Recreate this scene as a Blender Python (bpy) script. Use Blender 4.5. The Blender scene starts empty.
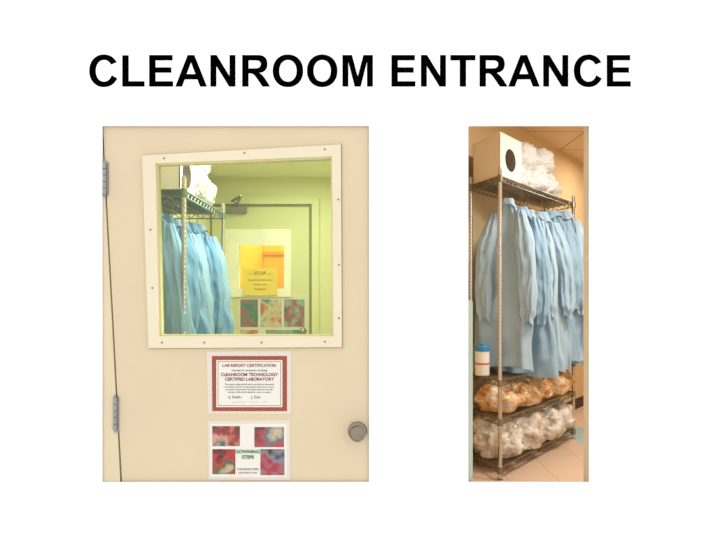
import bpy, bmesh, math, random
from mathutils import Vector, Matrix, noise

random.seed(7)
S = bpy.context.scene
S.view_settings.view_transform = 'Standard'
S.view_settings.look = 'None'
COL = S.collection
CAMZ = 1.13          # eye height
DP = 2.41            # distance of the door leaf
U = DP/600.0         # metres per drawing unit on the door leaf

def lin(c):
    return tuple(((v/255)/12.92 if v/255 <= 0.04045 else ((v/255+0.055)/1.055)**2.4) for v in c)

MATS = {}
def mat(name, c, rough=0.6, metal=0.0, var=0.06, scale=6.0, bump=0.0, spec=0.4, trans=0.0, emit=0.0):
    if name in MATS: return MATS[name]
    m = bpy.data.materials.new(name); m.use_nodes = True
    nt = m.node_tree; b = nt.nodes['Principled BSDF']
    l = lin(c)
    tc = nt.nodes.new('ShaderNodeTexCoord')
    n = nt.nodes.new('ShaderNodeTexNoise'); n.inputs['Scale'].default_value = scale
    n.inputs['Detail'].default_value = 4
    nt.links.new(tc.outputs['Object'], n.inputs['Vector'])
    r = nt.nodes.new('ShaderNodeValToRGB')
    r.color_ramp.elements[0].position = 0.3; r.color_ramp.elements[1].position = 0.7
    r.color_ramp.elements[0].color = (*[v*(1-var) for v in l], 1)
    r.color_ramp.elements[1].color = (*[min(1, v*(1+var)) for v in l], 1)
    nt.links.new(n.outputs['Fac'], r.inputs['Fac'])
    nt.links.new(r.outputs['Color'], b.inputs['Base Color'])
    b.inputs['Roughness'].default_value = rough
    b.inputs['Metallic'].default_value = metal
    b.inputs['Specular IOR Level'].default_value = spec
    if bump:
        bp = nt.nodes.new('ShaderNodeBump'); bp.inputs['Strength'].default_value = bump
        bp.inputs['Distance'].default_value = 0.01
        nt.links.new(n.outputs['Fac'], bp.inputs['Height'])
        nt.links.new(bp.outputs['Normal'], b.inputs['Normal'])
    if trans:
        t = nt.nodes.new('ShaderNodeBsdfTranslucent')
        nt.links.new(r.outputs['Color'], t.inputs['Color'])
        mx = nt.nodes.new('ShaderNodeMixShader'); mx.inputs[0].default_value = trans
        out = nt.nodes['Material Output']
        nt.links.new(b.outputs[0], mx.inputs[1]); nt.links.new(t.outputs[0], mx.inputs[2])
        nt.links.new(mx.outputs[0], out.inputs['Surface'])
    MATS[name] = m
    return m

def ramp_mat(name, cols, scale=8.0, rough=0.5, voronoi=False, bump=0.0):
    m = bpy.data.materials.new(name); m.use_nodes = True
    nt = m.node_tree; b = nt.nodes['Principled BSDF']
    tc = nt.nodes.new('ShaderNodeTexCoord')
    if voronoi:
        n = nt.nodes.new('ShaderNodeTexVoronoi'); n.inputs['Scale'].default_value = scale
        sep = nt.nodes.new('ShaderNodeSeparateColor'); nt.links.new(n.outputs['Color'], sep.inputs[0]); fac = sep.outputs[0]
    else:
        n = nt.nodes.new('ShaderNodeTexNoise'); n.inputs['Scale'].default_value = scale; n.inputs['Detail'].default_value = 3
        fac = n.outputs['Fac']
    nt.links.new(tc.outputs['Object'], n.inputs['Vector'])
    r = nt.nodes.new('ShaderNodeValToRGB'); cr = r.color_ramp
    k = len(cols)
    lo, hi = (0.0, 1.0) if voronoi else (0.32, 0.68)
    cr.elements[0].position = lo; cr.elements[0].color = (*lin(cols[0]), 1)
    cr.elements[1].position = hi; cr.elements[1].color = (*lin(cols[-1]), 1)
    for i in range(1, k-1):
        e = cr.elements.new(lo+(hi-lo)*i/(k-1)); e.color = (*lin(cols[i]), 1)
    nt.links.new(fac, r.inputs['Fac']); nt.links.new(r.outputs['Color'], b.inputs['Base Color'])
    b.inputs['Roughness'].default_value = rough
    if bump:
        bp = nt.nodes.new('ShaderNodeBump'); bp.inputs['Strength'].default_value = bump; bp.inputs['Distance'].default_value = 0.01
        nt.links.new(fac, bp.inputs['Height']); nt.links.new(bp.outputs['Normal'], b.inputs['Normal'])
    return m

def tile_mat(name, c1, c2, cm, scale, bw=0.5, rh=0.5):
    m = bpy.data.materials.new(name); m.use_nodes = True
    nt = m.node_tree; b = nt.nodes['Principled BSDF']
    tc = nt.nodes.new('ShaderNodeTexCoord'); t = nt.nodes.new('ShaderNodeTexBrick')
    t.offset = 0.0; t.inputs['Scale'].default_value = scale
    t.inputs['Brick Width'].default_value = bw; t.inputs['Row Height'].default_value = rh
    t.inputs['Mortar Size'].default_value = 0.012
    t.inputs['Color1'].default_value = (*lin(c1), 1); t.inputs['Color2'].default_value = (*lin(c2), 1)
    t.inputs['Mortar'].default_value = (*lin(cm), 1)
    nt.links.new(tc.outputs['Object'], t.inputs['Vector'])
    nt.links.new(t.outputs['Color'], b.inputs['Base Color']); b.inputs['Roughness'].default_value = 0.45
    return m

def link(ob, parent=None):
    COL.objects.link(ob)
    if parent: ob.parent = parent
    return ob

def empty(name, loc=(0, 0, 0)):
    e = bpy.data.objects.new(name, None); e.empty_display_size = 0.05
    e.location = loc
    COL.objects.link(e); return e

def from_bm(name, bm, m, parent=None, smooth=False, recalc=True):
    if recalc: bmesh.ops.recalc_face_normals(bm, faces=bm.faces)
    me = bpy.data.meshes.new(name); bm.to_mesh(me); bm.free()
    for x in (m if isinstance(m, (list, tuple)) else [m]): me.materials.append(x)
    if smooth:
        for p in me.polygons: p.use_smooth = True
    return link(bpy.data.objects.new(name, me), parent)

def add_box(bm, lo, hi, M=None):
    vs = []
    for z in (lo[2], hi[2]):
        for x, y in ((lo[0], lo[1]), (hi[0], lo[1]), (hi[0], hi[1]), (lo[0], hi[1])):
            v = Vector((x, y, z)); vs.append(bm.verts.new(M @ v if M else v))
    for f in ((0, 1, 2, 3), (4, 5, 6, 7), (0, 1, 5, 4), (1, 2, 6, 5), (2, 3, 7, 6), (3, 0, 4, 7)):
        bm.faces.new([vs[i] for i in f])

def box(name, lo, hi, m, parent=None, bevel=0.0):
    bm = bmesh.new(); add_box(bm, lo, hi)
    if bevel: bmesh.ops.bevel(bm, geom=bm.edges[:], offset=bevel, segments=2, affect='EDGES')
    return from_bm(name, bm, m, parent)

def tube(bm, p0, p1, r, seg=8, r1=None):
    p0, p1 = Vector(p0), Vector(p1); d = (p1-p0)
    if d.length < 1e-6: return
    d.normalize(); a = d.orthogonal().normalized(); b = d.cross(a)
    r1 = r if r1 is None else r1
    A = []; B = []
    for i in range(seg):
        t = 2*math.pi*i/seg; o = a*math.cos(t)+b*math.sin(t)
        A.append(bm.verts.new(p0+o*r)); B.append(bm.verts.new(p1+o*r1))
    for i in range(seg):
        j = (i+1) % seg; bm.faces.new((A[i], A[j], B[j], B[i]))
    bm.faces.new(A[::-1]); bm.faces.new(B)

def path_tube(bm, pts, r, seg=6):
    for a, b in zip(pts[:-1], pts[1:]): tube(bm, a, b, r, seg)

def lathe(bm, prof, origin, axis, seg=32):
    axis = Vector(axis).normalized(); a = axis.orthogonal().normalized(); b = axis.cross(a); o = Vector(origin)
    rings = []
    for r, h in prof:
        rings.append([bm.verts.new(o+axis*h+(a*math.cos(2*math.pi*i/seg)+b*math.sin(2*math.pi*i/seg))*max(r, 1e-4)) for i in range(seg)])
    for R0, R1 in zip(rings[:-1], rings[1:]):
        for i in range(seg):
            j = (i+1) % seg; bm.faces.new((R0[i], R0[j], R1[j], R1[i]))
    bm.faces.new(rings[0][::-1]); bm.faces.new(rings[-1])

def poly_mesh(polys, depth):
    """filled 2D outlines (with holes) extruded in local z from 0 to depth"""
    cu = bpy.data.curves.new('tmp', 'CURVE'); cu.dimensions = '2D'; cu.fill_mode = 'BOTH'; cu.extrude = depth/2
    for pl in polys:
        sp = cu.splines.new('POLY'); sp.points.add(len(pl)-1)
        for i, p in enumerate(pl): sp.points[i].co = (p[0], p[1], 0, 1)
        sp.use_cyclic_u = True
    ob = bpy.data.objects.new('tmp', cu); COL.objects.link(ob)
    dg = bpy.context.evaluated_depsgraph_get()
    me = bpy.data.meshes.new_from_object(ob.evaluated_get(dg))
    bpy.data.objects.remove(ob)
    me.transform(Matrix.Translation((0, 0, depth/2)))
    return me

def slab(name, polys, yfront, thick, m, parent=None):
    """polys in (x,z) metres, front face at y=yfront, going back by thick"""
    me = poly_mesh(polys, thick)
    me.transform(Matrix(((1, 0, 0, 0), (0, 0, -1, 0), (0, 1, 0, 0), (0, 0, 0, 1))))
    me.transform(Matrix.Translation((0, yfront+thick, 0)))
    me.materials.append(m)
    return link(bpy.data.objects.new(name, me), parent)

def D(u, v, d=DP):   # drawing units -> metres (x,z) on an upright plane at distance d
    return ((u-360)/600*d, CAMZ+(296-v)/600*d)
def Q(pts, d=DP): return [D(u, v, d) for u, v in pts]
def R(u0, v0, u1, v1, d=DP): return Q([(u0, v0), (u1, v0), (u1, v1), (u0, v1)], d)

def text(name, s, size, x, z, y, m, parent=None, bold=0.0):
    cu = bpy.data.curves.new('tmp', 'FONT'); cu.body = s; cu.size = size; cu.align_x = 'CENTER'; cu.align_y = 'CENTER'
    cu.extrude = 0.0002; cu.offset = bold
    ob = bpy.data.objects.new('tmp', cu); COL.objects.link(ob)
    dg = bpy.context.evaluated_depsgraph_get(); me = bpy.data.meshes.new_from_object(ob.evaluated_get(dg))
    bpy.data.objects.remove(ob)
    me.transform(Matrix(((1, 0, 0, x), (0, 0, -1, y), (0, 1, 0, z), (0, 0, 0, 1))))
    me.materials.clear(); me.materials.append(m)
    return link(bpy.data.objects.new(name, me), parent)

# ------------------------------------------------------------------ materials
M_white = mat('white_paint', (252, 252, 252), 0.9, var=0.003, spec=0.0)
M_black = mat('black_letters', (2, 2, 2), 0.9, var=0.0, spec=0.0)
M_door = mat('door_cream_paint', (213, 194, 162), 0.5, var=0.02, scale=2, spec=0.25)
M_jamb = mat('jamb_cream', (215, 198, 166), 0.5, var=0.03, spec=0.25)
M_wframe = mat('window_frame_cream', (224, 210, 182), 0.45, var=0.02)
M_wshadow = mat('frame_shadow_line', (150, 132, 98), 0.7)  # shade line along the window frame's outer edge, painted as a darker colour
M_steel = mat('brushed_steel', (150, 150, 150), 0.3, 0.9, var=0.1, scale=40)
M_chrome = mat('chrome', (200, 196, 190), 0.16, 1.0, var=0.03)
M_wire = mat('shelf_wire', (140, 130, 112), 0.35, 0.8, var=0.08)
M_wireL = mat('shelf_wire_green', (120, 135, 112), 0.35, 0.8, var=0.08)
M_gowns = [mat('gown_fabric_blue_%d' % i, c, 0.85, var=0.05, scale=5, bump=0.3, spec=0.1, trans=0.15) for i, c in enumerate([(178, 205, 222), (162, 193, 214), (186, 211, 226)])]
M_gownsL = [mat('gown_fabric_window_%d' % i, c, 0.85, var=0.05, scale=5, bump=0.3, spec=0.1, trans=0.15) for i, c in enumerate([(160, 203, 234), (138, 186, 222), (172, 211, 238)])]
M_green = mat('yellow_green_wall', (226, 227, 168), 0.7, var=0.02, scale=1.5)
M_greenD = mat('yellow_green_door', (218, 221, 162), 0.6, var=0.02, scale=1.5)
M_gline = mat('olive_shadow_gap', (140, 142, 85), 0.8)
M_ceilL = mat('left_ceiling', (236, 238, 200), 0.8, var=0.02)
M_tan = mat('tan_wall', (222, 193, 146), 0.75, var=0.03, scale=1.5)
M_base = mat('dark_baseboard', (70, 55, 38), 0.6)
M_paper = mat('paper_white', (226, 220, 210), 0.5, var=0.01)
M_sleeve = mat('plastic_sleeve', (216, 206, 192), 0.3, var=0.02)
M_redb = mat('certificate_red_border', (152, 74, 54), 0.6, var=0.3, scale=150)
M_ink = mat('ink', (75, 62, 58), 0.8)
M_inkg = mat('green_ink', (50, 130, 70), 0.8)
M_yel = mat('yellow_sign_plastic', (246, 216, 70), 0.4)
M_box = mat('white_cardboard', (240, 230, 212), 0.7, var=0.02)
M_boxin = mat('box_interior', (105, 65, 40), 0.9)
M_bag = mat('white_plastic_bag', (240, 238, 234), 0.3, var=0.03, scale=14, bump=0.6, trans=0.25)
M_bagc = ramp_mat('frosted_plastic_bag', [(150, 135, 118), (200, 190, 176), (222, 214, 202), (238, 234, 228)], 13, 0.22, bump=0.9)
M_bago = ramp_mat('orange_goods_in_bag', [(165, 105, 60), (212, 158, 98), (225, 188, 142), (236, 224, 208)], 16, 0.22, bump=0.9)
M_cap = mat('bottle_blue_cap', (60, 140, 190), 0.4)
M_red = mat('bottle_label', (205, 120, 110), 0.5)
M_amber = mat('amber_wall', (252, 208, 80), 0.7)
M_amberd = mat('amber_dark', (205, 130, 30), 0.7)

def glass(name, tint, refl):
    m = bpy.data.materials.new(name); m.use_nodes = True; nt = m.node_tree
    for n in list(nt.nodes):
        if n.type == 'BSDF_PRINCIPLED': nt.nodes.remove(n)
    t = nt.nodes.new('ShaderNodeBsdfTransparent'); t.inputs[0].default_value = (*tint, 1)
    g = nt.nodes.new('ShaderNodeBsdfGlossy'); g.inputs['Roughness'].default_value = 0.02
    mx = nt.nodes.new('ShaderNodeMixShader'); mx.inputs[0].default_value = refl
    nt.links.new(t.outputs[0], mx.inputs[1]); nt.links.new(g.outputs[0], mx.inputs[2])
    nt.links.new(mx.outputs[0], nt.nodes['Material Output'].inputs['Surface'])
    return m
M_glass = glass('window_glass', (0.95, 0.985, 0.95), 0.03)

# ------------------------------------------------------------------ white wall with two openings
W = 2.4
slab('wall_front', [[(-3.4, 0), (3.4, 0), (3.4, 3.1), (-3.4, 3.1)],
     R(102.3, 126, 369, 482, W), R(468.3, 126, 589, 482, W)], W, 0.003, M_white)

# ---- lettering (bold grotesque capitals, 2048-unit em)
def arc(cx, cy, rx, ry, a0, a1, n=40, e=0.94):
    out = []
    for i in range(n+1):
        t = math.radians(a0+(a1-a0)*i/n); c, s = math.cos(t), math.sin(t)
        out.append((cx+rx*math.copysign(abs(c)**e, c), cy+ry*math.copysign(abs(s)**e, s)))
    return out
G = {
 'L': (1251, [[(150, 0), (1183, 0), (1183, 247), (446, 247), (446, 1454), (150, 1454)]]),
 'E': (1366, [[(149, 0), (1263, 0), (1263, 247), (445, 247), (445, 646), (1180, 646), (1180, 893), (445, 893), (445, 1218), (1236, 1218), (1236, 1466), (149, 1466)]]),
 'A': (1479, [[(0, 0), (314, 0), (434, 333), (1025, 333), (1149, 0), (1471, 0), (885, 1466), (572, 1466)], [(524, 580), (932, 580), (727, 1124)]]),
 'N': (1479, [[(152, 0), (427, 0), (427, 956), (1018, 0), (1315, 0), (1315, 1466), (1040, 1466), (1040, 487), (440, 1466), (152, 1466)]]),
 'M': (1706, [[(145, 0), (420, 0), (420, 1154), (711, 0), (996, 0), (1286, 1154), (1286, 0), (1561, 0), (1561, 1466), (1118, 1466), (855, 466), (589, 1466), (145, 1466)]]),
 'T': (1251, [[(478, 0), (774, 0), (774, 1218), (1209, 1218), (1209, 1466), (44, 1466), (44, 1218), (478, 1218)]]),
 'R': (1479, [[(150, 0), (446, 0), (446, 612), (505, 612), (600, 604), (665, 575), (730, 515), (800, 425), (882, 305), (1096, 0), (1450, 0), (1271, 286), (1180, 420), (1100, 515), (1030, 580), (942, 633),
              (1100, 672), (1220, 750), (1295, 860), (1322, 1000), (1322, 1095), (1298, 1225), (1240, 1330), (1155, 1405), (1050, 1448), (930, 1464), (773, 1466), (150, 1466)],
             [(446, 846), (665, 846), (830, 852), (915, 872), (970, 915), (1005, 975), (1017, 1040), (1003, 1115), (960, 1172), (890, 1206), (800, 1217), (678, 1218), (446, 1218)]]),
 'O': (1593, [arc(797, 733, 708, 758, 0, 359, 60), arc(797, 733, 403, 505, 0, 359, 60)]),
 'C': (1479, [arc(775, 733, 681, 758, 30, 334, 60)+arc(780, 733, 383, 505, 337, 34, 50)]),
}
sc = 541.5/25180*W/600
x = (87.3-360)/600*W; zb = CAMZ+(296-86.6)/600*W
polys = []
for ch in 'CLEANROOM ENTRANCE':
    if ch == ' ': x += 569*sc; continue
    adv, gl = G[ch]
    for pl in gl: polys.append([(x+p[0]*sc, zb+p[1]*sc) for p in pl])
    x += adv*sc
slab('sign_lettering', polys, W-0.001, 0.001, M_black)

# ------------------------------------------------------------------ floor / room shells
bm = bmesh.new(); T = 0.305
vx = [-3.5+T*i for i in range(24)]; vy = [2.406+T*j for j in range(18)]
g = [[bm.verts.new((a, b, 0)) for b in vy] for a in vx]
for i in range(23):
    for j in range(17):
        f = bm.faces.new((g[i][j], g[i+1][j], g[i+1][j+1], g[i][j+1]))
        cx, cy = vx[i]+T/2, vy[j]+T/2
        if 1.6 < cx < 2.6 and 4.45 < cy < 5.05: f.material_index = 1
fl = from_bm('floor', bm, [tile_mat('floor_vinyl', (226, 198, 172), (221, 192, 166), (196, 166, 138), 1/T, 1.0, 1.0),
                           mat('floor_tile_blue', (165, 200, 200), 0.4)])
box('floor_lobby', (-3.5, -1.6, -0.02), (3.5, 2.404, 0.0), mat('lobby_floor_white', (246, 246, 246), 0.8, var=0.01))

ZC = 2.31
box('wall_partition', (0.12, 2.41, 0), (0.18, 7.2, 2.52), M_tan)
box('wall_left', (-1.56, 2.47, 0), (-1.5, 7.2, ZC), M_green)
# far wall of the gowning room with an opening for the second door's window
DF = 6.0
slab('wall_far', [[(-1.5, 0), (0.12, 0), (0.12, ZC), (-1.5, ZC)], R(239, 245, 284, 289, DF)], DF, 0.06, M_green)
box('wall_lining_green', (0.10, 2.47, 0), (0.12, 6.0, ZC), M_green)
box('ceiling_gowning_room', (-1.56, 2.41, ZC), (0.12, 7.2, ZC+0.04), M_ceilL)

# right room
ceilR = box('ceiling', (0.12, 2.41, 2.5), (3.46, 7.6, 2.54), tile_mat('ceiling_tiles', (232, 204, 168), (228, 200, 164), (165, 132, 98), 1.6, 1.0, 1.0))
A = Vector((0.613, 0.79, 0)).normalized()
P0 = Vector((0.859, 3.68, 0)); AL = 1.354; B = Vector((-0.12, 0.32, 0))
Wp = P0+B+Vector((-0.07, 0.09, 0))
nrm = Vector((-A.y, A.x, 0))
def along_wall(name, z0, z1, t0, t1, off, th, m):
    bm = bmesh.new()
    Mx = Matrix(((A.x, nrm.x, 0, Wp.x), (A.y, nrm.y, 0, Wp.y), (0, 0, 1, 0), (0, 0, 0, 1)))
    add_box(bm, (t0, off, z0), (t1, off+th, z1), Mx)
    return from_bm(name, bm, m)
along_wall('wall_back', 0, 2.5, -0.78, 4.0, 0.0, 0.05, M_tan)
along_wall('baseboard_back', 0.0, 0.10, -0.75, 4.0, -0.012, 0.012, M_base)
box('wall_end', (0.18, 7.5, 0), (3.46, 7.56, 2.5), M_tan)
box('wall_right', (3.4, 2.41, 0), (3.46, 7.56, 2.5), M_tan)
d = 2.47
x0 = (583.2-360)/600*d
box('trim_1', (x0, 2.42, 0), (x0+0.09, 2.47, 2.5), M_jamb, bevel=0.004)
x1 = (470.6-360)/600*d
box('trim_2', (x1-0.08, 2.42, 0), (x1, 2.47, CAMZ+(296-300)/600*d), mat('jamb_grey_green', (190, 194, 172), 0.5), bevel=0.004)

# ------------------------------------------------------------------ door 1 and its window
door = empty('door_1', (0, DP, 0))
def child(ob):
    ob.parent = door; ob.matrix_parent_inverse = Matrix.Translation((0, -DP, 0)); return ob
zt, zbm = 60, 560
def hx(v): return 103+(v-126)*19/356
child(slab('leaf', [Q([(hx(zt), zt), (388, zt), (388, zbm), (hx(zbm), zbm)]),
      Q([(155, 163), (333, 156), (334.5, 337), (159.5, 337)])], DP, 0.04, M_door))
child(slab('gap', [Q([(hx(zt)-4, zt), (hx(zt)+3, zt), (hx(zbm)+3, zbm), (hx(zbm)-4, zbm)])], DP+0.042, 0.01, mat('door_gap_dark', (120, 95, 65), 0.9)))
slab('door_frame', [Q([(20, zt), (hx(zt)-1.4, zt), (hx(zbm)-1.4, zbm), (20, zbm)])], DP-0.004, 0.05, M_jamb)
outer = Q([(143, 156), (341, 145), (342, 347), (149.5, 348)])
inner = Q([(156.5, 164), (332, 157), (333.5, 336), (160.5, 336)])
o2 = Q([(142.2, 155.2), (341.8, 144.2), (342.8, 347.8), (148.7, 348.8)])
child(slab('window_shadow_line', [o2, inner], DP-0.002, 0.002, M_wshadow))  # thin rim coloured as the frame's shadow on the leaf
wf = child(slab('window_frame', [outer, inner], DP-0.012, 0.012, M_wframe))
bv = wf.modifiers.new('bev', 'BEVEL'); bv.width = 0.003; bv.segments = 2; bv.limit_method = 'ANGLE'
child(slab('window_inner_stop', [inner, Q([(158.5, 165.5), (330.8, 159), (332, 334.5), (162, 334.5)])], DP-0.004, 0.03, mat('inner_stop_olive', (205, 198, 140), 0.6)))
child(slab('window_pane', [inner], DP+0.012, 0.004, M_glass))
bm = bmesh.new()
scr = [(165, 159), (245, 153.5), (325, 150), (338.5, 200), (339, 265), (339, 318),
       (163, 342.3), (205, 342.3), (262, 342.3), (325, 341.5), (151.5, 230), (153.3, 288)]
for u, v in scr:
    X, Z = D(u, v); lathe(bm, [(0.0038, 0), (0.0034, 0.002), (0.0015, 0.003)], (X, DP-0.012, Z), (0, -1, 0), 10)
child(from_bm('frame_screws', bm, mat('screw_brown', (130, 105, 70), 0.5)))
# hinges
def hinge(name, u, v0, v1):
    bm = bmesh.new(); X, Z0 = D(u, v1); _, Z1 = D(u, v0)
    n = 5; h = (Z1-Z0)/n
    for i in range(n): tube(bm, (X, DP-0.008, Z0+i*h+0.0015), (X, DP-0.008, Z0+(i+1)*h-0.0015), 0.0085, 14)
    tube(bm, (X, DP-0.008, Z1), (X, DP-0.008, Z1+0.008), 0.005, 10); tube(bm, (X, DP-0.008, Z0-0.008), (X, DP-0.008, Z0), 0.005, 10)
    add_box(bm, (X-0.009, DP-0.0055, Z0), (X+0.013, DP-0.001, Z1))
    return child(from_bm(name, bm, M_steel))
hinge('hinge_upper', 105.5, 163, 195); hinge('hinge_lower', 116, 397, 430)
bm = bmesh.new(); X, Z = D(359, 431)
prof = [(0.038, 0), (0.038, 0.003), (0.034, 0.008), (0.018, 0.011), (0.015, 0.018), (0.02, 0.022)]
for i in range(13):
    a_ = math.radians(-50+140*i/12); prof.append((0.033*math.cos(a_), 0.044+0.024*math.sin(a_)))
lathe(bm, prof, (X-0.006, DP, Z), (0, -1, 0), 40)
kn = child(from_bm('door_knob', bm, mat('satin_steel', (138, 128, 114), 0.12, 1.0, var=0.03), smooth=True))

# ------------------------------------------------------------------ certificate
cert = empty('certificate', (0, DP, 0))
def put(par, ob, dep=DP):
    ob.parent = par; ob.matrix_parent_inverse = Matrix.Translation((0, -dep, 0)); return ob
put(cert, slab('sleeve', [Q([(207, 351.5), (291, 351), (291, 414), (208, 413.5)])], DP-0.0015, 0.0015, M_sleeve))
put(cert, slab('border', [Q([(212, 356), (287, 356), (287, 411), (212.5, 411)])], DP-0.0025, 0.001, M_redb))
put(cert, slab('sheet', [R(216.5, 360, 282.5, 407)], DP-0.0032, 0.0007, M_paper))
put(cert, slab('inner_rule', [R(218, 361.3, 281, 405.7), R(218.5, 361.8, 280.5, 405.2)], DP-0.0036, 0.0003, M_redb))
def dtext(par, n, s, px, u, v, m, bold=0.0, yy=DP-0.004):
    X, Z = D(u, v); put(par, text(n, s, px*U*1.0, X, Z, yy, m, None, bold*U))
M_mar = mat('maroon_ink', (120, 40, 35), 0.8)
dtext(cert, 'title', 'LAB REPORT CERTIFICATION', 4.1, 249.5, 365.5, M_mar, 0.05)
dtext(cert, 'line_a', 'awarded on completion of testing', 2.6, 249.5, 370.3, M_ink)
dtext(cert, 'line_b', 'CLEANROOM TECHNOLOGY', 4.3, 249.5, 374.6, M_mar, 0.08)
dtext(cert, 'line_c', 'CERTIFIED LABORATORY', 4.3, 249.5, 379.2, M_mar, 0.08)
for k in range(4):
    dtext(cert, 'body_%d' % k, ['This report certifies that the cleanroom listed has been tested', 'in accordance with the current standard and found to conform', 'to airborne particle limits. The results of tests are recorded', 'and kept on file with the facility for review on request'][k], 1.95, 249.5, 384.2+k*2.6, M_ink)
dtext(cert, 'signature', '~J. Smith~         J. Doe', 3.6, 244, 397, M_ink)
dtext(cert, 'footer', '_____________      ________      ____', 2.2, 249.5, 401, M_ink)

# ------------------------------------------------------------------ gowning steps poster
pics = [ramp_mat('poster_photo_1', [(40, 60, 60), (150, 60, 50), (200, 150, 130), (70, 100, 90)], 16),
        ramp_mat('poster_photo_2', [(60, 60, 60), (170, 66, 60), (90, 110, 120), (190, 170, 140)], 14),
        ramp_mat('poster_photo_3', [(60, 40, 35), (185, 55, 50), (50, 95, 60), (190, 160, 130)], 18),
        ramp_mat('poster_photo_4', [(50, 60, 70), (170, 55, 60), (110, 130, 140), (80, 45, 40)], 15)]
pst = empty('instruction_poster', (0, DP, 0))
put(pst, slab('sleeve', [Q([(208, 420.5), (290, 420), (290.5, 480), (208.5, 479.5)])], DP-0.0015, 0.0015, M_sleeve))
put(pst, slab('sheet', [R(210.5, 423.5, 287, 477)], DP-0.0022, 0.0007, M_paper))
for k, r in enumerate([(212.5, 426, 240, 446), (254.5, 427, 284, 447), (212.5, 449, 235.5, 474), (260.5, 449, 284.5, 475)]):
    put(pst, slab('photo_%d' % k, [R(*r)], DP-0.0028, 0.0006, pics[k]))
dtext(pst, 'heading_a', 'GOWNING', 4.7, 248, 451.6, M_inkg, 0.12)
dtext(pst, 'heading_b', 'STEPS', 4.7, 248, 457, M_inkg, 0.12)
dtext(pst, 'note_a', 'CLEANROOM USERS', 2.3, 248, 469, M_ink)
dtext(pst, 'note_b', 'please follow in order', 2.1, 248, 472.5, M_ink)

# ------------------------------------------------------------------ racks
def build_rack(name, P, a, b, al, ztop, shelves, mw, mirror=False):
    rk = empty(name, P); a = a.normalized()
    def fin(ob):
        ob.parent = rk; ob.matrix_parent_inverse = Matrix.Translation(-Vector(P)); return ob
    corners = [P, P+a*al, P+a*al+b, P+b]
    for i, c in enumerate(corners):
        bm = bmesh.new()
        tube(bm, c+Vector((0, 0, 0.03)), c+Vector((0, 0, ztop)), 0.0125, 16)
        lathe(bm, [(0.0125, 0), (0.0115, 0.006), (0.006, 0.01)], c+Vector((0, 0, ztop)), (0, 0, 1), 16)
        lathe(bm, [(0.02, 0), (0.02, 0.006), (0.008, 0.012), (0.008, 0.035)], c, (0, 0, 1), 16)
        z = 0.08
        while z < ztop-0.03:
            lathe(bm, [(0.0125, 0), (0.0137, 0.001), (0.0137, 0.003), (0.0125, 0.004)], c+Vector((0, 0, z)), (0, 0, 1), 12); z += 0.0254
        fin(from_bm('post_%d' % (i+1), bm, M_chrome))
    for k, z in enumerate(shelves):
        bm = bmesh.new(); up = Vector((0, 0, z)); dn = Vector((0, 0, z-0.032))
        for c0, c1 in zip(corners, corners[1:]+corners[:1]):
            tube(bm, c0+up, c1+up, 0.0045, 8); tube(bm, c0+dn, c1+dn, 0.004, 8)
            L = (c1-c0).length; n = max(2, int(L/0.06)); e = (c1-c0)/n
            for i in range(n):
                tube(bm, c0+e*i+dn, c0+e*(i+0.5)+up, 0.0025, 5); tube(bm, c0+e*(i+0.5)+up, c0+e*(i+1)+dn, 0.0025, 5)
        n = int(al/0.026)
        for i in range(1, n):
            p = P+a*al*i/n; tube(bm, p+up+Vector((0, 0, 0.003)), p+b+up+Vector((0, 0, 0.003)), 0.0026, 5)
        for f in (0.33, 0.66): tube(bm, P+b*f+up-Vector((0, 0, 0.004)), P+a*al+b*f+up-Vector((0, 0, 0.004)), 0.004, 6)
        for c in corners:
            lathe(bm, [(0.013, 0), (0.019, 0.002), (0.016, 0.045), (0.013, 0.046)], c+Vector((0, 0, z-0.038)), (0, 0, 1), 14)
        fin(from_bm('wire_shelf_%d' % (k+1), bm, mw))
    return rk

SH = [1.866, 0.609, 0.37, 0.075]
build_rack('wire_shelving_rack', P0, A, B, AL, 1.915, SH, M_wire)
PL = Vector((-0.88, 3.0, 0)); AY = Vector((0.0, 1, 0)); BL = Vector((-0.42, 0.0, 0))
zL = CAMZ+0.53
build_rack('wire_shelving_rack', PL, AY, BL, 0.86, zL+0.06, [zL, 0.6, 0.09], M_wireL)

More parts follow.
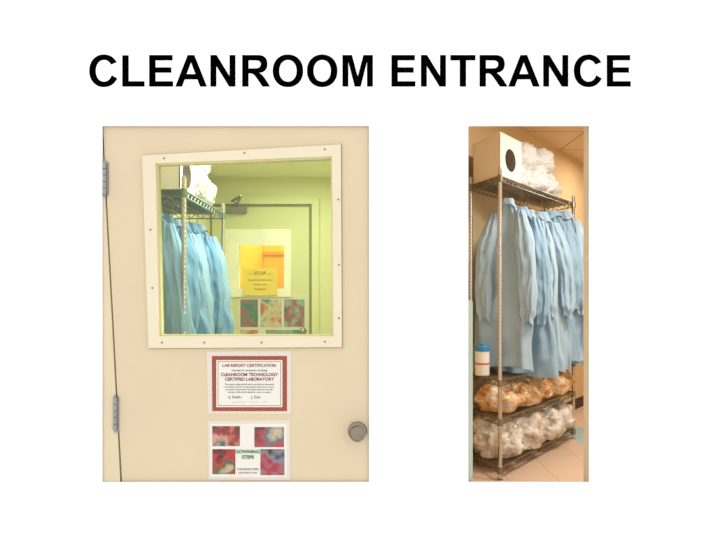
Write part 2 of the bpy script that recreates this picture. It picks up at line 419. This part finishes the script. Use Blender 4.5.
# gowns: collared coats on hangers, with long sleeves hanging in front of the body
def gown(P, wdir, ztop, length, hw, m, seed, zhook, sh=0.5):
    rnd = random.Random(seed)
    wdir = wdir.normalized(); nd = Vector((-wdir.y, wdir.x, 0))
    bm = bmesh.new(); P = Vector(P)
    ph = [rnd.uniform(0, 6.28) for _ in range(5)]; k1 = rnd.choice([3, 4, 5]); k2 = rnd.choice([6, 7, 8])
    rows, seg = 56, 96
    def ring_surface(cfun, wfun, tfun, amp, n_rows, wr=0.0):
        prev = None
        for j in range(n_rows+1):
            t = j/n_rows; c = cfun(t); w = wfun(t); th = tfun(t); ring = []
            for i in range(seg):
                f = 2*math.pi*i/seg
                fold = amp*(0.25+0.75*t)*(math.sin(k1*f+ph[0]+2.0*t)+0.6*math.sin(k2*f+ph[1]-2.6*t)+0.15*math.sin(15*f+ph[2]+3*t))
                nz = noise.noise(Vector((math.cos(f)*2.2+seed, math.sin(f)*2.2, t*5)))*amp*2.6
                cr = wr*abs(noise.noise(Vector((math.cos(f)*1.5+seed*2, math.sin(f)*1.5, t*14+f))))
                X = w*math.cos(f)*(1+0.05*math.sin(3*t*5+ph[3])+0.08*noise.noise(Vector((seed, math.copysign(1, math.cos(f)), t*6))))
                Y = (th+fold+nz-cr)*math.copysign(abs(math.sin(f))**0.7, math.sin(f))
                drop = 0.016*math.sin(2*f+ph[4])*t
                ring.append(bm.verts.new(P+wdir*(c[0]+X)+nd*(c[1]+Y)+Vector((0, 0, c[2]+drop))))
            if prev:
                for i in range(seg):
                    q = (i+1) % seg; bm.faces.new((prev[i], prev[q], ring[q], ring[i]))
            else: bm.faces.new(ring)
            prev = ring
    sway = rnd.uniform(-0.04, 0.04)
    def wf(t):
        if t < 0.10: return 0.035+(hw*sh-0.035)*(t/0.10)**0.75
        return hw*(sh+(1.06-sh)*((t-0.10)/0.90)**0.8)
    ring_surface(lambda t: (sway*t, 0, ztop-P.z-length*t+0.0), wf, lambda t: 0.018+0.022*min(1, t*3), 0.014, rows, 0.014)
    # collar stand
    ring_surface(lambda t: (0, 0, ztop-P.z+0.03-0.055*t), lambda t: 0.040+0.022*t, lambda t: 0.026+0.012*t, 0.003, 6)
    for s in (-1, 1):
        L = length*rnd.uniform(0.60, 0.68); out = rnd.uniform(0.03, 0.09); fw = rnd.uniform(-0.055, -0.03)
        ring_surface(lambda t: (s*(hw*sh*0.78+out*t+0.03*math.sin(t*3)), fw*min(1, t*2.5), ztop-P.z-0.05-L*t),
                     lambda t: (0.030+0.036*math.sin(min(1, t*3)*1.57)-0.014*t)*(0.72 if t > 0.93 else 1),
                     lambda t: (0.024+0.032*math.sin(min(1, t*3)*1.57)-0.010*t)*(0.75 if t > 0.93 else 1), 0.005, 32, 0.020)
    ob = from_bm('hanging_gown', bm, m, smooth=True)
    bm = bmesh.new(); top = Vector((P.x, P.y, zhook)); nk = Vector((P.x, P.y, ztop-0.02))
    tube(bm, nk, top-Vector((0, 0, 0.02)), 0.0025, 6)
    pts = [top-Vector((0, 0, 0.02))+wdir*0.018*(1-math.cos(a))+Vector((0, 0, 0.018*math.sin(a))) for a in [i*math.pi*1.2/8 for i in range(9)]]
    path_tube(bm, pts, 0.0025, 6)
    path_tube(bm, [nk+wdir*-hw*sh*0.6-Vector((0, 0, 0.06)), nk, nk+wdir*hw*sh*0.6-Vector((0, 0, 0.06))], 0.003, 6)
    h = from_bm('hanger', bm, M_steel); h.parent = ob
    return ob

WD = Vector((0.79, -0.613, 0))
N = 7
for i in range(N):
    t = 0.14+0.78*i/(N-1)
    c = P0+A*AL*t+B*0.5+WD*(0.07+0.06*t+random.uniform(-0.03, 0.03))
    wd = (Matrix.Rotation(random.uniform(-0.1, 0.6), 3, 'Z') @ WD)
    gown(c, wd, 1.74+random.uniform(-0.04, 0.02), 1.11+random.uniform(-0.03, 0.01), 0.205, M_gowns[i % 3], i+3, 1.85, 0.55)
for i in range(6):
    c = Vector((-1.08+0.010*i, 3.12+0.135*i, 0))
    wd = Matrix.Rotation(random.uniform(-0.35, 0.35), 3, 'Z') @ Vector((1, 0, 0))
    gown(c, wd, zL-0.10+random.uniform(-0.03, 0.01), 1.0, 0.30, M_gownsL[i % 3], i+30, zL-0.01, 0.40)

# boxes with a round hand hole
def holed_box(P, a, b, la, h):
    a = a.normalized(); bu = b.normalized(); lb = b.length
    bx = empty('storage_box', P)
    def pan(name, polys, ori, ux, uz, un, th, m):
        me = poly_mesh(polys, th)
        me.transform(Matrix(((ux.x, uz.x, un.x, ori.x), (ux.y, uz.y, un.y, ori.y), (ux.z, uz.z, un.z, ori.z), (0, 0, 0, 1))))
        me.materials.append(m); ob = bpy.data.objects.new(name, me); COL.objects.link(ob)
        ob.parent = bx; ob.matrix_parent_inverse = Matrix.Translation(-Vector(P))
    Z = Vector((0, 0, 1)); th = 0.005
    circ = [(la*0.47+0.082*math.cos(i*math.pi/20), h*0.46+0.072*math.sin(i*math.pi/20)) for i in range(40)]
    pan('front_panel', [[(0, 0), (la, 0), (la, h), (0, h)], circ], P, a, Z, bu, th, M_box)
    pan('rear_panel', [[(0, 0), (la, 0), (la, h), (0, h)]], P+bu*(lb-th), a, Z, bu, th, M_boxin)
    pan('end_panel_near', [[(0, 0), (lb, 0), (lb, h), (0, h)]], P, bu, Z, a, th, M_box)
    pan('end_panel_far', [[(0, 0), (lb, 0), (lb, h), (0, h)]], P+a*(la-th), bu, Z, a, th, M_box)
    for nm, zz, mm in (('bottom', 0.0, M_box), ('lid', h, M_box)):
        bm = bmesh.new()
        o = 0.004
        vs = [P-a*o-bu*o, P+a*(la+o)-bu*o, P+a*(la+o)+bu*(lb+o), P-a*o+bu*(lb+o)]
        lo = [bm.verts.new(v+Z*zz) for v in vs]; hi = [bm.verts.new(v+Z*(zz+0.006)) for v in vs]
        bm.faces.new(lo); bm.faces.new(hi)
        for i in range(4): bm.faces.new((lo[i], lo[(i+1) % 4], hi[(i+1) % 4], hi[i]))
        ob = from_bm(nm, bm, mm); ob.parent = bx; ob.matrix_parent_inverse = Matrix.Translation(-Vector(P))
    return bx
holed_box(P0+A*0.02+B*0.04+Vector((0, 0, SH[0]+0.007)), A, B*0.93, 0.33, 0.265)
holed_box(PL+Vector((-0.03, 0.03, zL+0.007)), AY, BL*0.9, 0.28, 0.22)

# bags
def bag(c, r, m, seed, flat=True, name='plastic_bag', knot=True):
    bm = bmesh.new(); bmesh.ops.create_icosphere(bm, subdivisions=5, radius=1)
    c = Vector(c)
    for v in bm.verts:
        n = v.co.normalized(); q = n*1.6+Vector((seed*3.1, 0, 0))
        f = 1+0.26*noise.noise(q)+0.14*abs(noise.noise(q*2.6))-0.14*abs(noise.noise(q*4.5))-0.07*abs(noise.noise(q*8))+0.03*noise.noise(q*14)
        if knot and n.z > 0.85: f += (n.z-0.85)*1.3
        p = Vector((n.x*r[0]*f, n.y*r[1]*f, n.z*r[2]*f))
        if flat and p.z < -r[2]*0.75: p.z = -r[2]*0.75
        v.co = c+p+Vector((0, 0, r[2]*0.75))
    return from_bm(name, bm, m, smooth=True)
def rk(t, s, z): 
    p = P0+A*AL*t+B*s; return (p.x, p.y, z+0.009)
# caps and covers bags on top shelf
for k, (t, s, r, zz) in enumerate([(0.36, 0.4, (0.10, 0.10, 0.095), 0), (0.50, 0.30, (0.12, 0.10, 0.115), 0), (0.66, 0.45, (0.14, 0.12, 0.12), 0),
                       (0.42, 0.5, (0.13, 0.12, 0.11), 0.15), (0.58, 0.45, (0.15, 0.12, 0.11), 0.16), (0.80, 0.5, (0.11, 0.10, 0.09), 0)]):
    bag(rk(t, s, SH[0]+zz), r, M_bag, k+1, knot=False)
for k, (t, s, r) in enumerate([(0.13, 0.45, (0.15, 0.14, 0.105)), (0.34, 0.38, (0.15, 0.14, 0.11)), (0.55, 0.42, (0.16, 0.14, 0.105)), (0.74, 0.36, (0.15, 0.14, 0.105)), (0.92, 0.4, (0.13, 0.13, 0.10))]):
    bag(rk(t, s, SH[2]), r, M_bago, k+11, name='bag_of_shoe_covers', knot=False)
for k, (t, s, r) in enumerate([(0.12, 0.5, (0.17, 0.17, 0.145)), (0.36, 0.42, (0.18, 0.17, 0.15)), (0.62, 0.4, (0.19, 0.17, 0.145)), (0.87, 0.4, (0.16, 0.16, 0.135))]):
    bag(rk(t, s, SH[3]), r, M_bagc, k+21, knot=False)
for k, (x_, y_, r, z_) in enumerate([(-0.98, 3.46, (0.10, 0.10, 0.12), 0), (-1.0, 3.7, (0.11, 0.10, 0.11), 0), (-1.15, 3.5, (0.09, 0.1, 0.1), 0), (-0.99, 3.56, (0.1, 0.12, 0.08), 0.17)]):
    bag((x_, y_, zL+0.009+z_), r, M_bag, k+41, knot=False)

# wipes canister
q = P0+A*0.035+B*0.62+Vector((-0.01, 0, SH[1]+0.006))
can = empty('wipes_canister', q)
def cp(ob): ob.parent = can; ob.matrix_parent_inverse = Matrix.Translation(-q); return ob
bm = bmesh.new(); lathe(bm, [(0.043, 0), (0.046, 0.004), (0.046, 0.155), (0.043, 0.16)], q, (0, 0, 1)); cp(from_bm('body', bm, mat('canister_white', (240, 238, 232), 0.4), smooth=False))
bm = bmesh.new(); lathe(bm, [(0.0462, 0), (0.0466, 0.001), (0.0466, 0.012), (0.0462, 0.013)], q+Vector((0, 0, 0.07)), (0, 0, 1)); cp(from_bm('label', bm, M_red))
bm = bmesh.new(); lathe(bm, [(0.048, 0), (0.049, 0.004), (0.049, 0.030), (0.044, 0.036), (0.02, 0.038), (0.018, 0.046), (0.0, 0.047)], q+Vector((0, 0, 0.157)), (0, 0, 1)); cp(from_bm('cap', bm, M_cap))

# ------------------------------------------------------------------ second door at the far end of the gowning room
d2 = empty('door_2', (0, DF, 0))
def p2(ob): return put(d2, ob, DF)
F = DF
p2(slab('leaf', [R(212, 207, 309, 470, F-0.03)[:], R(238.5, 244.5, 284.5, 289.5, F-0.03)], F-0.03, 0.029, M_greenD))
p2(slab('frame_gap', [R(210.3, 204.5, 311.7, 471, F-0.02), R(212.5, 207, 309, 475, F-0.02)], F-0.02, 0.019, M_gline))
p2(slab('frame_casing', [R(203, 197, 319, 471, F-0.03), R(210, 204, 311.8, 475, F-0.03)], F-0.035, 0.034, M_green))
p2(slab('window_frame', [R(222, 229, 291, 297, F-0.05), R(239.5, 245.5, 284, 288.5, F-0.05)], F-0.05, 0.02, mat('pale_yellow_frame', (250, 248, 220), 0.5)))
p2(slab('window_pane', [R(238, 244, 285, 290, F)], F+0.0, 0.004, M_glass))
bm = bmesh.new(); X, Z = D(303, 331, F-0.05)
lathe(bm, [(0.035, 0), (0.033, 0.01), (0.012, 0.015), (0.012, 0.04), (0.03, 0.05), (0.034, 0.065), (0.025, 0.08), (0, 0.082)], (X, F-0.03, Z), (0, -1, 0), 24)
p2(from_bm('knob', bm, M_steel, smooth=True))
# closer
cl = empty('door_closer', (0, F, 0))
def D3(u, v, d): X, Z = D(u, v, d); return Vector((X, d, Z))
bm = bmesh.new(); X, Z = D(222, 213, F-0.1); X1, Z1 = D(246, 206, F-0.1)
add_box(bm, (X, F-0.09, Z), (X1, F-0.036, Z1)); bmesh.ops.bevel(bm, geom=bm.edges[:], offset=0.008, segments=2, affect='EDGES')
put(cl, from_bm('body', bm, M_steel), F)
bm = bmesh.new(); path_tube(bm, [D3(236, 206, F-0.08), D3(241, 196, F-0.25), D3(232, 201, F-0.045)], 0.012, 8)
tube(bm, D3(236, 206, F-0.06)-Vector((0, 0, 0.02)), D3(236, 206, F-0.06)+Vector((0, 0, 0.03)), 0.018, 12)
put(cl, from_bm('arm', bm, M_steel), F)
# yellow sign over the window bottom
sg = empty('warning_sign', (0, F, 0))
fs = F-0.07
put(sg, slab('panel', [Q([(243, 269), (276, 268), (277, 295), (243.5, 295.5)], fs)], fs, 0.019, M_yel), F)
M_ink2 = mat('brown_ink', (130, 80, 10), 0.8)
for n_, s_, sz, vv in (('w1', '--- STOP ---', 0.05, 273.5), ('w2', 'Cleanroom Entrance', 0.028, 280), ('w3', 'Gowns and', 0.028, 284.5), ('w4', 'Required', 0.03, 289)):
    X, Z = D(260, vv, fs); put(sg, text(n_, s_, sz, X, Z, fs-0.002, M_ink2), F)
# poster on far door
ps = empty('instruction_poster', (0, F, 0)); fp = F-0.037
put(ps, slab('sheet', [R(238, 297.5, 306.5, 337, fp)], fp, 0.006, M_paper), F)
pc = [ramp_mat('far_photo_1', [(50, 110, 80), (170, 90, 70), (70, 130, 100), (60, 100, 80)], 8), ramp_mat('far_photo_2', [(60, 120, 90), (200, 110, 80), (210, 200, 150), (70, 130, 100)], 9), ramp_mat('far_photo_3', [(40, 100, 90), (160, 90, 70), (130, 180, 150), (60, 120, 90)], 8)]
for k, r in enumerate([(240.5, 299.5, 258, 327), (260.5, 299.5, 281.5, 327), (284, 299.5, 304.5, 327)]):
    put(ps, slab('photo_%d' % k, [R(*r, fp)], fp-0.003, 0.003, pc[k]), F)
put(ps, slab('photo_lower', [R(240.5, 330, 258, 336, fp)], fp-0.003, 0.003, pc[1]), F)
put(ps, slab('photo_lower_b', [R(266, 330, 304, 336, fp)], fp-0.003, 0.003, pc[2]), F)

# amber-lit room beyond: shelving cabinet against the end wall
box('wall_amber_end', (-1.5, 7.1, 0), (0.12, 7.16, ZC), M_amber)
wa = empty('amber_cabinet', (0, 7.08, 0))
put(wa, slab('carcass', [R(264, 232, 300, 400, 7.02)], 7.02, 0.07, mat('amber_cabinet_orange', (242, 168, 40), 0.6)), 7.08)
put(wa, slab('shelf_edge', [R(262, 252, 302, 255, 7.0), ], 7.0, 0.08, M_amberd), 7.08)

# ------------------------------------------------------------------ lights
def area(name, loc, rot, sx, sy, power, col):
    l = bpy.data.lights.new(name, 'AREA'); l.shape = 'RECTANGLE'; l.size = sx; l.size_y = sy; l.energy = power; l.color = col
    o = bpy.data.objects.new(name, l); o.location = loc; o.rotation_euler = rot; COL.objects.link(o); return o
area('ceiling_light_gowning', (-0.45, 3.3, ZC-0.03), (0, 0, 0), 0.5, 1.0, 24, (1.0, 1.0, 0.95))
area('ceiling_light_far', (-0.5, 5.0, ZC-0.03), (0, 0, 0), 0.6, 0.8, 14, (1.0, 1.0, 0.92))
area('ceiling_light_amber', (-0.8, 6.55, ZC-0.03), (0, 0, 0), 0.6, 0.5, 20, (1.0, 0.86, 0.45))
area('ceiling_light_storage', (1.9, 3.3, 2.46), (0, 0, 0), 0.5, 0.5, 40, (1.0, 0.97, 0.91))
area('ceiling_light_storage_far', (2.6, 5.4, 2.46), (0, 0, 0), 0.6, 0.6, 16, (1.0, 0.95, 0.84))

w = bpy.data.worlds.new('world'); S.world = w; w.use_nodes = True
w.node_tree.nodes['Background'].inputs[0].default_value = (1, 1, 1, 1)
w.node_tree.nodes['Background'].inputs[1].default_value = 1.3

cam = bpy.data.cameras.new('camera'); cam.sensor_width = 36; cam.lens = 30.0; cam.shift_y = 26/720
co = bpy.data.objects.new('camera', cam); co.location = (0, 0, CAMZ); co.rotation_euler = (math.radians(90), 0, 0)
COL.objects.link(co); S.camera = co
